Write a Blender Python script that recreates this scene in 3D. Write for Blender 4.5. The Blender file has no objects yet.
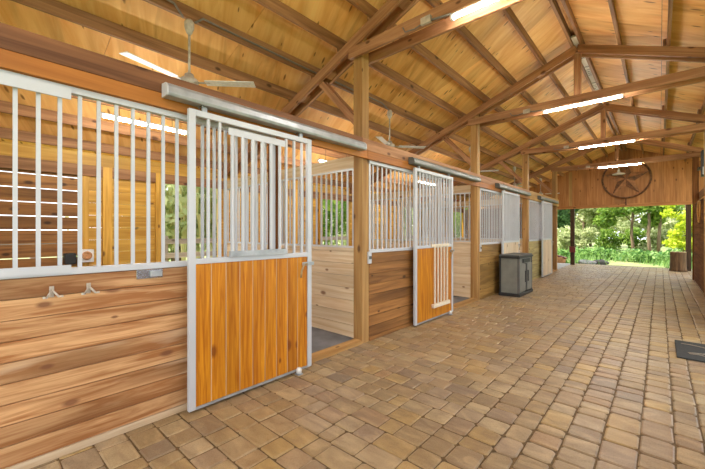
import bpy, math, random
import numpy as np
from mathutils import Vector, Matrix
random.seed(7)
C = bpy.context.scene
LINK = C.collection.objects.link
R = random.Random(11)

# ------------------------------------------------------------------ materials
def lin(c):
    return tuple(((v/255)/12.92 if v/255 <= .04045 else ((v/255+.055)/1.055)**2.4) for v in c) + (1,)
class NT:
    def __init__(s, name):
        s.m = bpy.data.materials.new(name); s.m.use_nodes = True
        s.t = s.m.node_tree; s.b = s.t.nodes['Principled BSDF']; s.out = s.t.nodes['Material Output']
    def n(s, typ, **kw):
        nd = s.t.nodes.new(typ)
        for k, v in kw.items(): setattr(nd, k, v)
        return nd
    def l(s, a, b): s.t.links.new(a, b)
    def math(s, op, a, b=None):
        nd = s.n('ShaderNodeMath', operation=op)
        for i, v in enumerate((a, b)):
            if v is None: continue
            if isinstance(v, (int, float)): nd.inputs[i].default_value = v
            else: s.l(v, nd.inputs[i])
        return nd.outputs[0]
    def rng(s, v, a, b, c=0., d=1.):
        nd = s.n('ShaderNodeMapRange'); s.l(v, nd.inputs[0])
        for i, x in enumerate((a, b, c, d)): nd.inputs[i+1].default_value = x
        return nd.outputs[0]
    def mix(s, f, a, b, mode='MIX'):
        nd = s.n('ShaderNodeMix', data_type='RGBA', blend_type=mode)
        if isinstance(f, (int, float)): nd.inputs[0].default_value = f
        else: s.l(f, nd.inputs[0])
        for i, v in ((6, a), (7, b)):
            if isinstance(v, tuple): nd.inputs[i].default_value = v
            else: s.l(v, nd.inputs[i])
        return nd.outputs[2]
    def scale(s, v, sc):
        nd = s.n('ShaderNodeVectorMath', operation='MULTIPLY'); s.l(v, nd.inputs[0]); nd.inputs[1].default_value = sc
        return nd.outputs[0]
    def noise(s, v, scale=1., detail=3., dist=0., rough=.5):
        nd = s.n('ShaderNodeTexNoise'); s.l(v, nd.inputs['Vector'])
        nd.inputs['Scale'].default_value = scale; nd.inputs['Detail'].default_value = detail
        nd.inputs['Distortion'].default_value = dist; nd.inputs['Roughness'].default_value = rough
        return nd.outputs['Fac']
    def rnd(s):
        return s.n('ShaderNodeAttribute', attribute_name='rnd').outputs['Fac']
    def bump(s, h, strength=.2, dist=.01):
        nd = s.n('ShaderNodeBump'); nd.inputs['Strength'].default_value = strength; nd.inputs['Distance'].default_value = dist
        s.l(h, nd.inputs['Height']); s.l(nd.outputs[0], s.b.inputs['Normal'])

def wood(name, light, dark, knot=.5, knot_col=(70, 40, 22), vary=.16, blotch=.3, rough=.55, gs=(.9, 15), stain=None, spec=.3, ks=(2.6, 5.), ct=.18, fine=.28):
    s = NT(name)
    uv = s.n('ShaderNodeUVMap', uv_map='grain').outputs[0]
    r = s.rnd()
    cx = s.n('ShaderNodeCombineXYZ'); s.l(s.math('MULTIPLY', r, 37.), cx.inputs[0]); s.l(s.math('MULTIPLY', r, 17.), cx.inputs[1]); s.l(s.math('MULTIPLY', r, 9.), cx.inputs[2])
    ad = s.n('ShaderNodeVectorMath', operation='ADD'); s.l(uv, ad.inputs[0]); s.l(cx.outputs[0], ad.inputs[1])
    v = ad.outputs[0]
    g = s.noise(s.scale(v, (gs[0], gs[1], 1)), 1., 4., .9, .55)
    f = s.noise(s.scale(v, (3., 95., 1)), 1., 2.)
    b = s.noise(s.scale(v, (.7, 2.4, 1)), 1., 2.)
    fac = s.rng(g, .5-ct, .5+ct)
    col = s.mix(fac, lin(light), lin(dark))
    col = s.mix(s.math('MULTIPLY', s.rng(f, .45, .75), fine), col, lin(dark))
    dk = tuple(max(0, x*.72) for x in dark)
    col = s.mix(s.math('MULTIPLY', s.rng(b, .5, .72), blotch), col, lin(dk))
    if stain:
        st = s.noise(s.scale(v, (.8, 4.5, 1)), 1., 4., .8)
        col = s.mix(s.math('MULTIPLY', s.rng(st, .56, .7), stain[1]), col, lin(stain[0]))
    if knot > 0:
        vo = s.n('ShaderNodeTexVoronoi'); s.l(s.scale(v, (ks[0], ks[1], 0)), vo.inputs['Vector']); vo.inputs['Scale'].default_value = 1.
        vo.voronoi_dimensions = '2D'
        sep = s.n('ShaderNodeSeparateColor'); s.l(vo.outputs['Color'], sep.inputs[0])
        pick = s.math('GREATER_THAN', sep.outputs[0], 1.-knot*.5)
        size = s.rng(sep.outputs[1], 0., 1., .07, .19)
        k = s.math('SUBTRACT', 1., s.math('DIVIDE', vo.outputs['Distance'], size))
        km = s.math('MULTIPLY', s.rng(k, 0., .55), pick)
        col = s.mix(s.math('MULTIPLY', km, .85), col, lin(knot_col))
    hs = s.n('ShaderNodeHueSaturation'); s.l(col, hs.inputs['Color'])
    s.l(s.rng(r, 0., 1., 1.-vary, 1.+vary), hs.inputs['Value'])
    s.l(hs.outputs[0], s.b.inputs['Base Color'])
    s.b.inputs['Roughness'].default_value = rough
    s.b.inputs['Specular IOR Level'].default_value = spec
    s.bump(g, .18, .004)
    return s.m

def plain(name, col, rough=.5, metal=0., var=.06, ns=30., spec=.5):
    s = NT(name)
    co = s.n('ShaderNodeTexCoord').outputs['Object']
    n = s.noise(co, ns, 3.)
    c2 = tuple(x*(1-var*2) for x in col)
    s.l(s.mix(s.rng(n, .35, .7), lin(col), lin(c2)), s.b.inputs['Base Color'])
    s.b.inputs['Roughness'].default_value = rough; s.b.inputs['Metallic'].default_value = metal
    s.b.inputs['Specular IOR Level'].default_value = spec
    return s.m

def emit(name, col, st):
    s = NT(name)
    s.b.inputs['Base Color'].default_value = lin(col)
    s.b.inputs['Emission Color'].default_value = lin(col); s.b.inputs['Emission Strength'].default_value = st
    return s.m

def leafmat(name, a, b, trans=.45):
    s = NT(name)
    c = s.mix(s.rnd(), lin(a), lin(b))
    s.l(c, s.b.inputs['Base Color']); s.b.inputs['Roughness'].default_value = .6
    tr = s.n('ShaderNodeBsdfTranslucent'); s.l(c, tr.inputs[0])
    mx = s.n('ShaderNodeMixShader'); mx.inputs[0].default_value = trans
    s.l(s.b.outputs[0], mx.inputs[1]); s.l(tr.outputs[0], mx.inputs[2]); s.l(mx.outputs[0], s.out.inputs[0])
    return s.m

M = {}
M['plank_near'] = wood('plank_near', (208, 162, 114), (158, 104, 60), .5, (120, 76, 50), .10, .7, .55, gs=(1.5, 19), stain=((224, 198, 166), .75), ks=(2.8, 6.), ct=.11, fine=.45)
M['plank_mid'] = wood('plank_mid', (168, 118, 64), (112, 72, 36), .6, (60, 36, 18), .2, .45)
M['plank_far'] = wood('plank_far', (176, 138, 76), (124, 90, 44), .6, (70, 44, 20), .2, .4)
M['plank_last'] = wood('plank_last', (196, 180, 116), (150, 132, 76), .6, (90, 66, 30), .15, .4)
M['pine'] = wood('pine', (230, 212, 180), (202, 172, 134), .75, (120, 74, 44), .09, .3)
M['back'] = wood('back', (226, 178, 80), (186, 134, 46), .6, (96, 58, 22), .14, .4, .5)
M['door_wood'] = wood('door_wood', (218, 146, 34), (166, 92, 12), .15, (120, 60, 14), .10, .3, .4, gs=(1.6, 34), ct=.17)
M['beam_orange'] = wood('beam_orange', (192, 124, 54), (150, 88, 30), .3, (60, 40, 30), .08, .4, .5, gs=(.4, 12))
M['beam_brown'] = wood('beam_brown', (138, 92, 58), (94, 58, 34), .4, (60, 34, 24), .08, .4, .6, gs=(.4, 12))
M['beam_far'] = wood('beam_far', (196, 158, 92), (150, 108, 54), .3, (60, 40, 30), .08, .4, .6, gs=(.4, 12))
M['truss'] = wood('truss', (196, 146, 104), (142, 94, 60), .4, (84, 48, 28), .12, .35, .6, gs=(.7, 12))
M['purlin'] = wood('purlin', (178, 132, 90), (120, 80, 50), .4, (64, 38, 22), .14, .45, .65, gs=(.7, 12))
M['post'] = wood('post', (188, 148, 92), (144, 102, 52), .35, (84, 52, 28), .1, .35, .6, gs=(.7, 12))
M['post_dark'] = wood('post_dark', (88, 64, 42), (54, 38, 24), .3, (40, 26, 16), .1, .4, .7, gs=(.7, 12))
M['dark_wood'] = wood('dark_wood', (132, 84, 46), (90, 54, 28), .4, (50, 28, 14), .14, .4, .85, spec=.1)
M['gable'] = wood('gable', (190, 132, 74), (150, 96, 48), .35, (90, 50, 24), .1, .45, .6)
M['ply'] = wood('ply', (255, 205, 132), (234, 168, 92), .6, (120, 70, 30), .09, .35, .6, gs=(1.1, 7.), stain=((176, 112, 44), .5), ks=(2.2, 8.))
M['kick'] = wood('kick', (214, 194, 166), (176, 144, 106), .3, (120, 80, 50), .08, .4)
M['fence'] = wood('fence', (170, 160, 150), (120, 110, 100), .3, (80, 70, 60), .12, .4, .8)
M['bark'] = wood('bark', (150, 128, 104), (84, 66, 50), .0, (0, 0, 0), .1, .6, .9, gs=(2., 20))
M['stump'] = wood('stump', (128, 98, 66), (74, 52, 34), .0, (0, 0, 0), .1, .6, .9, gs=(2., 24))
M['stump_top'] = wood('stump_top', (196, 166, 124), (150, 118, 80), .0, (0, 0, 0), .1, .4, .9)
M['alu'] = plain('aluminium_white', (200, 202, 206), .4, .15, .015, 3)
M['alu_grey'] = plain('galvanised', (176, 180, 184), .38, .35, .08, 9)
M['cream'] = plain('cream_metal', (232, 220, 196), .45, 0, .03)
M['track_dark'] = plain('track_dark', (128, 130, 126), .45, .2, .06, 6)
M['chrome'] = plain('chrome', (200, 202, 206), .22, .9, .05)
M['bronze'] = plain('bronze', (186, 160, 118), .4, .3, .1)
M['steel_dark'] = plain('dark_steel', (92, 84, 74), .4, .7, .1)
M['white'] = plain('white_enamel', (236, 234, 228), .4, 0, .04)
M['fan_grey'] = plain('fan_metal', (196, 184, 168), .45, .1, .1, 20)
M['cable'] = plain('cable_grey', (120, 112, 104), .6)
M['black'] = plain('black_plastic', (42, 42, 42), .5)
M['box_grey'] = plain('box_grey', (128, 128, 118), .55, 0, .05, 6)
M['box_trim'] = plain('box_trim', (92, 92, 88), .55, 0, .05, 6)
M['rubber'] = plain('rubber', (126, 128, 134), .8, 0, .1, 4)
M['mat_rubber'] = plain('mat_rubber', (44, 44, 40), .85, 0, .15, 40)
M['mat_line'] = plain('mat_line', (150, 136, 116), .8)
M['iron'] = plain('rusty_iron', (124, 80, 48), .65, .3, .2, 12)
M['star'] = plain('star_brown', (164, 108, 62), .65, .1, .15, 9)
M['concrete'] = plain('concrete', (176, 172, 166), .85, 0, .08, 5)
M['stone'] = plain('stone', (178, 178, 176), .85, 0, .12, 14)
M['stone_dark'] = plain('stone_dark', (104, 100, 94), .85, 0, .12, 14)
M['terra'] = plain('tan_clay', (214, 156, 104), .7, 0, .1)
M['red'] = plain('red_paint', (120, 46, 38), .6, 0, .1)
M['rope'] = plain('tan_rope', (214, 160, 84), .8, 0, .1, 60)
M['tube_on'] = emit('tube_on', (255, 249, 240), 130.)
M['stamp'] = plain('stamp_ink', (34, 30, 30), .8)
M['stampboard'] = wood('stampboard', (226, 214, 192), (190, 172, 144), .2, (120, 80, 50), .05, .2, .6)

def paver_mat():
    s = NT('paver'); r = s.rnd()
    cr = s.n('ShaderNodeValToRGB'); s.l(r, cr.inputs[0]); e = cr.color_ramp
    cols = [(0., (164, 142, 108)), (.2, (140, 119, 88)), (.38, (172, 152, 118)), (.55, (148, 128, 106)), (.7, (172, 144, 94)), (.85, (130, 115, 98)), (1., (156, 126, 92))]
    e.elements[0].color = lin(cols[0][1]); e.elements[1].color = lin(cols[-1][1])
    for p, c in cols[1:-1]:
        x = e.elements.new(p); x.color = lin(c)
    co = s.n('ShaderNodeTexCoord').outputs['Object']
    cm = s.n('ShaderNodeCombineXYZ'); s.l(s.math('MULTIPLY', r, 50.), cm.inputs[2])
    ad = s.n('ShaderNodeVectorMath', operation='ADD'); s.l(co, ad.inputs[0]); s.l(cm.outputs[0], ad.inputs[1])
    n1 = s.noise(s.scale(ad.outputs[0], (5., 11., 5.)), 1., 4., .6); n2 = s.noise(co, 140., 3.)
    n3 = s.noise(co, .55, 2.)
    c = s.mix(s.math('MULTIPLY', s.rng(n1, .48, .68), .55), cr.outputs[0], lin((116, 94, 72)))
    c = s.mix(s.math('MULTIPLY', s.rng(n1, .48, .3), .4), c, lin((204, 176, 134)))
    c = s.mix(s.math('MULTIPLY', s.rng(n2, .45, .7), .3), c, lin((104, 78, 52)))
    c = s.mix(s.math('MULTIPLY', s.rng(n3, .45, .65), .3), c, lin((164, 126, 64)))
    s.l(c, s.b.inputs['Base Color']); s.b.inputs['Specular IOR Level'].default_value = .4
    s.l(s.rng(n2, .3, .7, .32, .55), s.b.inputs['Roughness'])
    s.bump(n2, .3, .003)
    return s.m
M['paver'] = paver_mat()
M['sand'] = plain('joint_sand', (112, 88, 54), .95, 0, .15, 60)
def ground_mat():
    s = NT('ground'); co = s.n('ShaderNodeTexCoord').outputs['Object']
    a = s.noise(co, .5, 4.); b = s.noise(co, 9., 4.)
    c = s.mix(s.rng(a, .42, .62), lin((150, 150, 98)), lin((92, 124, 54)))
    c = s.mix(s.math('MULTIPLY', s.rng(b, .4, .7), .5), c, lin((84, 104, 46)))
    s.l(c, s.b.inputs['Base Color']); s.b.inputs['Roughness'].default_value = .95
    return s.m
M['ground'] = ground_mat()
M['leaf_dark'] = leafmat('leaf_dark', (52, 86, 46), (104, 140, 78))
M['leaf_mid'] = leafmat('leaf_mid', (92, 132, 48), (164, 188, 84))
M['leaf_lime'] = leafmat('leaf_lime', (160, 186, 30), (218, 222, 70))
M['leaf_pale'] = leafmat('leaf_pale', (150, 166, 106), (214, 216, 166))
M['moss'] = leafmat('moss', (176, 172, 112), (226, 218, 160))
M['grass'] = leafmat('grass', (60, 112, 44), (164, 198, 112))

# ------------------------------------------------------------------ geometry
class MB:
    def __init__(s): s.v = []; s.f = []; s.uv = []; s.r = []; s.sm = []
    def face(s, idx, uvs, r, smooth=False):
        s.f.append(idx); s.uv.extend(uvs); s.r.append(r); s.sm.append(smooth)
    def hexa(s, P, grain=None, r=None):
        # P: 8 points, index bit0 = x, bit1 = y, bit2 = z
        r = R.random() if r is None else r
        P = [Vector(p) for p in P]; b = len(s.v); s.v.extend(P)
        ax = [(P[1]-P[0]), (P[2]-P[0]), (P[4]-P[0])]
        if grain is None: grain = max(range(3), key=lambda i: ax[i].length)
        L = ax[grain].normalized(); o = [a.normalized() if a.length > 1e-9 else a for i, a in enumerate(ax) if i != grain]
        for q in ((0, 2, 3, 1), (4, 5, 7, 6), (0, 1, 5, 4), (2, 6, 7, 3), (0, 4, 6, 2), (1, 3, 7, 5)):
            s.face([b+i for i in q], [((P[i]).dot(L), P[i].dot(o[0])+P[i].dot(o[1])) for i in q], r)
        return s
    def box(s, lo, hi, grain=None, r=None):
        lo, hi = [min(a, b) for a, b in zip(lo, hi)], [max(a, b) for a, b in zip(lo, hi)]
        return s.hexa([(hi[0] if i & 1 else lo[0], hi[1] if i & 2 else lo[1], hi[2] if i & 4 else lo[2]) for i in range(8)], grain, r)
    def bar(s, p0, p1, w, h, side=(0, 1, 0), r=None):
        # board from p0 to p1; w measured along `side`, h along the third direction
        p0, p1 = Vector(p0), Vector(p1); d = (p1-p0).normalized(); sd = Vector(side); sd = (sd-d*sd.dot(d)).normalized(); up = sd.cross(d)
        P = []
        for i in range(8):
            P.append((p1 if i & 1 else p0) + sd*(w/2 if i & 2 else -w/2) + up*(h/2 if i & 4 else -h/2))
        return s.hexa(P, 0, r)
    def ring(s, c, u, v, r, n): return [c + u*math.cos(2*math.pi*i/n)*r + v*math.sin(2*math.pi*i/n)*r for i in range(n)]
    def tube(s, pts, r, n=10, closed=False, caps=True):
        pts = [Vector(p) for p in pts]; rr = R.random(); rs = r if isinstance(r, (list, tuple)) else [r]*len(pts)
        rings = []; prev = None; N = len(pts); acc = 0.
        for i, p in enumerate(pts):
            a = pts[i-1] if (i or closed) else p; b_ = pts[(i+1) % N] if (i < N-1 or closed) else p
            d = (b_-a).normalized()
            if prev is None:
                t = Vector((0, 0, 1)) if abs(d.z) < .9 else Vector((1, 0, 0)); u = (t-d*t.dot(d)).normalized()
            else: u = (prev-d*prev.dot(d)).normalized()
            prev = u; w = d.cross(u)
            if i: acc += (p-pts[i-1]).length
            rings.append((len(s.v), acc)); s.v.extend(s.ring(p, u, w, rs[i], n))
        pairs = [(i, i+1) for i in range(N-1)] + ([(N-1, 0)] if closed else [])
        for i, j in pairs:
            a, la = rings[i]; b_, lb = rings[j]
            for k in range(n):
                k2 = (k+1) % n; c0 = k*rs[i]*6.28/n; c1 = (k+1)*rs[i]*6.28/n
                s.face([a+k, a+k2, b_+k2, b_+k], [(la, c0), (la, c1), (lb, c1), (lb, c0)], rr, True)
        if caps and not closed:
            for (a, _), rev in ((rings[0], True), (rings[-1], False)):
                idx = list(range(a, a+n)); idx = idx[::-1] if rev else idx
                s.face(idx, [(s.v[i].x, s.v[i].y) for i in idx], rr)
        return s
    def lathe(s, prof, c, n=20, axis='z', smooth=True):
        # prof: (radius, height) pairs
        c = Vector(c); rr = R.random(); rows = []
        for (r, h) in prof:
            rows.append(len(s.v))
            for i in range(n):
                a = 2*math.pi*i/n; q = (r*math.cos(a), r*math.sin(a), h)
                if axis == 'x': q = (q[2], q[0], q[1])
                if axis == 'y': q = (q[1], q[2], q[0])
                s.v.append(c+Vector(q))
        for i in range(len(rows)-1):
            for k in range(n):
                k2 = (k+1) % n; idx = [rows[i]+k, rows[i]+k2, rows[i+1]+k2, rows[i+1]+k]
                s.face(idx, [(s.v[j].z, k/n) for j in idx], rr, smooth)
        for row, rev in ((rows[0], True), (rows[-1], False)):
            idx = list(range(row, row+n)); idx = idx[::-1] if rev else idx
            s.face(idx, [(s.v[j].x, s.v[j].y) for j in idx], rr)
        return s
    def prism(s, poly, mat, t):
        # poly in local xy, extruded by t along local z, placed by 4x4 matrix
        rr = R.random(); b = len(s.v); n = len(poly)
        for z in (0, t):
            for (x, y) in poly: s.v.append(mat @ Vector((x, y, z)))
        s.face([b+i for i in range(n)][::-1], [poly[i] for i in range(n)][::-1], rr)
        s.face([b+n+i for i in range(n)], [poly[i] for i in range(n)], rr)
        for i in range(n):
            j = (i+1) % n; s.face([b+i, b+j, b+n+j, b+n+i], [poly[i], poly[j], poly[j], poly[i]], rr)
        return s
    def build(s, name, mat, parent=None, org=None, bevel=0.):
        o3 = Vector(org) if org is not None else (base_of(parent) if parent else Vector((0, 0, 0)))
        me = bpy.data.meshes.new(name)
        me.from_pydata([tuple(v-o3) for v in s.v], [], s.f); 
        uvl = me.uv_layers.new(name='grain'); uvl.data.foreach_set('uv', np.array(s.uv, dtype=np.float32).ravel())
        at = me.attributes.new('rnd', 'FLOAT', 'FACE'); at.data.foreach_set('value', np.array(s.r, dtype=np.float32))
        me.polygons.foreach_set('use_smooth', np.array(s.sm, dtype=bool))
        me.materials.append(M[mat] if isinstance(mat, str) else mat); me.update()
        o = bpy.data.objects.new(name, me); LINK(o)
        if parent: o.parent = parent
        else: o.location = o3
        if bevel:
            bm = o.modifiers.new('bevel', 'BEVEL'); bm.width = bevel; bm.segments = 2; bm.limit_method = 'ANGLE'
        return o
def base_of(o):
    p = Vector((0, 0, 0))
    while o: p += o.location; o = o.parent
    return p
def tag(o, label, cat, group=None):
    o['label'] = label; o['category'] = cat
    if group: o['group'] = group
    return o
def thing(name, loc, label, cat, group=None):
    o = bpy.data.objects.new(name, None); LINK(o); o.location = loc; o.empty_display_size = .1
    return tag(o, label, cat, group)
def struct(o): o['kind'] = 'structure'; return o
def dup(root, loc, label):
    r = root.copy(); LINK(r); r.location = loc; r['label'] = label
    for ch in root.children:
        c = ch.copy(); LINK(c); c.parent = r
        for g in ch.children:
            d = g.copy(); LINK(d); d.parent = c
    return r

# ------------------------------------------------------------------ dimensions (metres, camera stands at x=0, y=0)
XW = -2.89            # aisle face of the stall posts
XB = -6.5             # back wall of the stalls
XR = .74              # aisle face of right hand posts
POSTS = [-.27, 3.50, 7.29, 11.02, 14.80]
RX, RZ, SL = -1.10, 4.77, .39      # ridge x, rafter top at ridge, slope
def rz(x): return RZ - SL*abs(x-RX)   # top of rafters = underside of purlins
PUR = .14
GY = 17.86

# ------------------------------------------------------------------ floor of tumbled pavers
def pavers():
    V = []; F = []; RR = []
    rg = random.Random(3)
    def paver(x0, x1, y0, y1, g=.002, cc=1.):
        x0 += g+rg.uniform(0, .004); x1 -= g+rg.uniform(0, .004); y0 += g+rg.uniform(0, .004); y1 -= g+rg.uniform(0, .004)
        c = rg.uniform(.006, .016)*cc; j = lambda: rg.uniform(-.0035, .0035)
        o = [(x0+c, y0), (x1-c, y0), (x1, y0+c), (x1, y1-c), (x1-c, y1), (x0+c, y1), (x0, y1-c), (x0, y0+c)]
        o = [(x+j(), y+j()) for x, y in o]
        cx, cy = (x0+x1)/2, (y0+y1)/2; h = rg.uniform(-.004, .0); tx, ty = rg.uniform(-.012, .012), rg.uniform(-.012, .012)
        b = len(V)
        for (z, k) in ((-.035, 1.), (-.006, 1.), (0., None)):
            for x, y in o:
                if k is None:
                    dx, dy = x-cx, y-cy
                    x, y = cx+dx*(1-.009/max(abs(x1-cx), .02)), cy+dy*(1-.009/max(abs(y1-cy), .02))
                V.append((x, y, z+h+(x-cx)*tx+(y-cy)*ty))
        r = rg.random()
        for a in (0, 8):
            for i in range(8):
                i2 = (i+1) % 8; F.append((b+a+i, b+a+i2, b+a+8+i2, b+a+8+i)); RR.append(r)
        F.append(tuple(b+16+i for i in range(8))); RR.append(r)
    LN = [.13, .18, .18, .22, .27]
    # right part: courses run along the aisle
    x = -1.22; YE = 18.7
    while x < XR+.22:
        y = -1.6-rg.random()*.2; w = rg.choice([.15, .182, .182, .2])
        while y < YE:
            l = rg.choice(LN); paver(x, x+w, y, min(y+l, YE+.06), .003, 1.5); y += l
        x += w
    # left part: courses run across the aisle
    y = -1.6
    while y < YE:
        w = .182; xx = -1.22
        while xx > -2.97:
            l = rg.choice(LN); nx = max(xx-l, -3.0)
            if xx-nx > .04: paver(nx, xx, y, y+w)
            xx -= l
        y += w
    n = len(F); b = len(V)
    V.extend([(-3., -1.9, -.0095), (XR+.42, -1.9, -.0095), (XR+.42, YE+.1, -.0095), (-3., YE+.1, -.0095),
              (-3., -1.9, -.06), (XR+.42, -1.9, -.06), (XR+.42, YE+.1, -.06), (-3., YE+.1, -.06)])
    F.append((b, b+1, b+2, b+3)); F.append((b+7, b+6, b+5, b+4)); RR += [.5]*2
    for i in range(4):
        j = (i+1) % 4; F.append((b+i, b+4+i, b+4+j, b+j)); RR.append(.5)
    me = bpy.data.meshes.new('floor'); me.from_pydata(V, [], F)
    at = me.attributes.new('rnd', 'FLOAT', 'FACE'); at.data.foreach_set('value', np.array(RR, dtype=np.float32))
    me.materials.append(M['paver']); me.materials.append(M['sand'])
    mi = np.zeros(len(F), dtype=np.int32); mi[n:] = 1; me.polygons.foreach_set('material_index', mi); me.update()
    o = bpy.data.objects.new('floor', me); LINK(o); struct(o)
pavers()
struct(MB().box((-70, -40, -.3), (60, 90, -.065)).build('ground', 'ground'))
struct(MB().box((XB-.1, -1.9, -.06), (-3.0, 14.88, -.004)).build('floor_stalls', 'rubber'))
struct(MB().box((XB-.1, 14.88, -.06), (-3.0, 18.6, -.006)).build('floor_porch', 'concrete'))

# ------------------------------------------------------------------ roof
def sheathing(name, xa, xb, seed):
    rg = random.Random(seed); mb = MB(); y0, y1 = -2.6, 18.4
    xs = []; x = xa; step = 1.12*(1 if xb > xa else -1)
    while (x < xb) if xb > xa else (x > xb):
        nx = x+step
        if abs(nx-xa) > abs(xb-xa): nx = xb
        xs.append((x, nx)); x = nx
    for k, (a, b) in enumerate(xs):
        y = y0-(k % 2)*1.22
        while y < y1:
            ya, yb = max(y, y0)+.003, min(y+2.44, y1)-.003
            if yb > ya:
                P = []
                e = .0025*(1 if b > a else -1)
                for i in range(8):
                    X = (b-e if i & 1 else a+e); z = rz(X)+PUR+(.018 if i & 4 else .0)
                    P.append((X, yb if i & 2 else ya, z))
                mb.hexa(P, 0 if True else 1)
            y += 2.44
    return struct(mb.build(name, 'ply'))
sheathing('ceiling_left', RX, -6.95, 1)
sheathing('ceiling_right', RX, 1.75, 2)

for nm, xe in (('roof_left', -6.97), ('roof_right', 1.77)):
    P = []
    xa, xb = min(xe, RX), max(xe, RX)
    for i in range(8):
        X = xb if i & 1 else xa; P.append((X, 18.42 if i & 2 else -2.62, rz(X)+PUR+.019+(.04 if i & 4 else 0)))
    struct(MB().hexa(P, 1).build(nm, 'box_trim'))
ordn = ['first', 'second', 'third', 'fourth', 'fifth', 'sixth', 'seventh', 'eighth', 'ninth', 'tenth', 'eleventh']
def purlin(x, label, mat='purlin'):
    mb = MB(); y0, y1 = -2.55, 17.8
    z = rz(x)
    cuts = [y0, POSTS[0], POSTS[2], POSTS[4], y1]
    for a, b in zip(cuts[:-1], cuts[1:]):
        mb.box((x-.02, a, z), (x+.02, b-.003, z+PUR-.004), 1)
    o = mb.build('roof_purlin', mat, None, (x, 0, z)); return tag(o, label, 'roof purlin', 'roof purlins under the plywood')
PX = [RX-.535*k for k in range(1, 11)]
for k, x in enumerate(PX):
    purlin(x, '%s brown purlin below the ridge on the left roof slope over the stalls' % ordn[k])
for k, x in enumerate([-.5, .1, .7, 1.3]):
    purlin(x, '%s brown purlin below the ridge on the right roof slope' % ordn[k])
purlin(RX-.065, 'left board of the twin ridge purlins at the roof peak')
ro = purlin(RX+.065, 'right board of the twin ridge purlins at the roof peak, ink marks between them')
# pale ridge strip with ink stamps, visible between the twin boards
rs = thing('ridge_strip', (RX, 8.9, rz(RX)+.02), 'pale timber strip with black ink stamps between the ridge purlins', 'board')
MB().box((RX-.04, 6.9, rz(RX)+.0), (RX+.04, 10.7, rz(RX)+.03)).build('strip_board', 'stampboard', rs)
def stroke(mk, cx, cy, pts):
    for (a, b) in zip(pts[:-1], pts[1:]):
        mk.bar((cx+a[0], cy+a[1], rz(RX)-.001), (cx+b[0], cy+b[1], rz(RX)-.001), .008, .002, (0, 1, .01) if abs(b[0]-a[0]) > abs(b[1]-a[1]) else (1, 0, .01))
GL = {'sq': [(-.02, -.03), (.02, -.03), (.02, .03), (-.02, .03), (-.02, -.03), (.02, .03)], 'x': [(-.02, -.03), (.02, .03)], 'x2': [(-.02, .03), (.02, -.03)],
      'k': [(-.02, -.03), (-.02, .03)], 'k2': [(.02, .03), (-.02, 0), (.02, -.03)], 'a': [(-.02, -.03), (0, .03), (.02, -.03)], 'a2': [(-.01, 0), (.01, 0)]}
for yy in (7.35, 8.3, 9.3, 10.2):
    for q, names in enumerate((('sq',), ('x', 'x2'), ('a', 'a2'), ('k', 'k2'), ('k', 'k2'))):
        mk = MB()
        for nme in names: stroke(mk, RX, yy+q*.11+(.06 if q else 0), [(p[1], p[0]) for p in GL[nme]])
        mk.build('ink_stamp', 'stamp', rs)

# ------------------------------------------------------------------ trusses
def truss(py, label, xr_end=.98):
    t = thing('roof_truss', (RX, py, 3.7), label, 'roof truss', 'timber roof trusses over the aisle')
    pitch = math.atan(SL); d = .14
    for s in (-1, 1):
        y = py+s*.09
        for xe in (-6.55, 1.62):
            off = d/2*math.cos(pitch)
            a = (RX, y, RZ-d/2/math.cos(pitch)); b = (xe, y, rz(xe)-d/2/math.cos(pitch))
            MB().bar(a, b, .038, d, (0, 1, 0)).build('rafter', 'truss', t)
        MB().box((-3.06, py+s*.129-.019, 3.72), (xr_end, py+s*.129+.019, 3.86)).build('tie_beam', 'truss', t)
    MB().box((RX-.05, py-.069, 3.74), (RX+.05, py+.069, RZ-.09), 2).build('king_post', 'truss', t)
    for s in (-1, 1):
        MB().bar((-3.72, py+s*.046, rz(-3.72)-.10), (-2.93, py+s*.046, 2.82), .036, .09, (0, 1, 0)).build('knee_brace', 'truss', t)
    for x in PX[2:]+[.1, .7]:
        if abs(x+3.05) < .2: pass
        MB().bar((x-.045, py-.11, rz(x-.045)+.055), (x-.045, py+.11, rz(x-.045)+.055), .04, .105, (1, 0, 0)).build('purlin_cleat', 'purlin', t)
    for x in (-3.55, -4.1, -4.75, -2.3, -1.7):
        z = rz(x)-.075
        MB().bar((x-.06, py, rz(x-.06)-.076), (x+.06, py, rz(x+.06)-.076), .13, .09, (0, 1, 0)).build('spacer_block', 'truss', t)
    return t
TL = ['double timber roof truss beside the camera, above the nearest post', 'nearest visible timber truss, rising above the first post', 'second timber truss from the front, with king post, above the second post',
      'third timber truss from the front, above the third post', 'farthest timber truss in front of the star gable']
for i, py in enumerate(POSTS): truss(py, TL[i])

# ------------------------------------------------------------------ posts
PL = ['square timber post nearest the camera at left', 'first square post, right of the nearest sliding door', 'second square post, between the dropped-yoke door and the grey cabinet',
      'third square post, behind the grey storage cabinet', 'fourth square post, at the far end of the stall row']
for i, py in enumerate(POSTS):
    o = MB().box((XW-.15, py-.069, -.02), (XW, py+.069, rz(XW)-.005 if False else 4.0), 2).build('timber_post', 'post', None, (XW-.075, py, 0), .004)
    tag(o, PL[i]+', left of the aisle' if i == 0 else PL[i], 'post', 'stall row posts')
    o = MB().box((XR, py-.069, -.02), (XR+.14, py+.069, 4.0), 2).build('timber_post', 'post' if i < 4 else 'dark_wood', None, (XR+.07, py, 0), .004)
    tag(o, ['brown post right of the aisle, behind the camera', 'brown post right of the aisle, beside the camera', 'brown post right of the aisle, just past the rubber mat',
            'brown post right of the aisle, second past the mat', 'dark brown post at the right edge of the picture beside the far doorway'][i], 'post', 'right hand posts')
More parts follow.
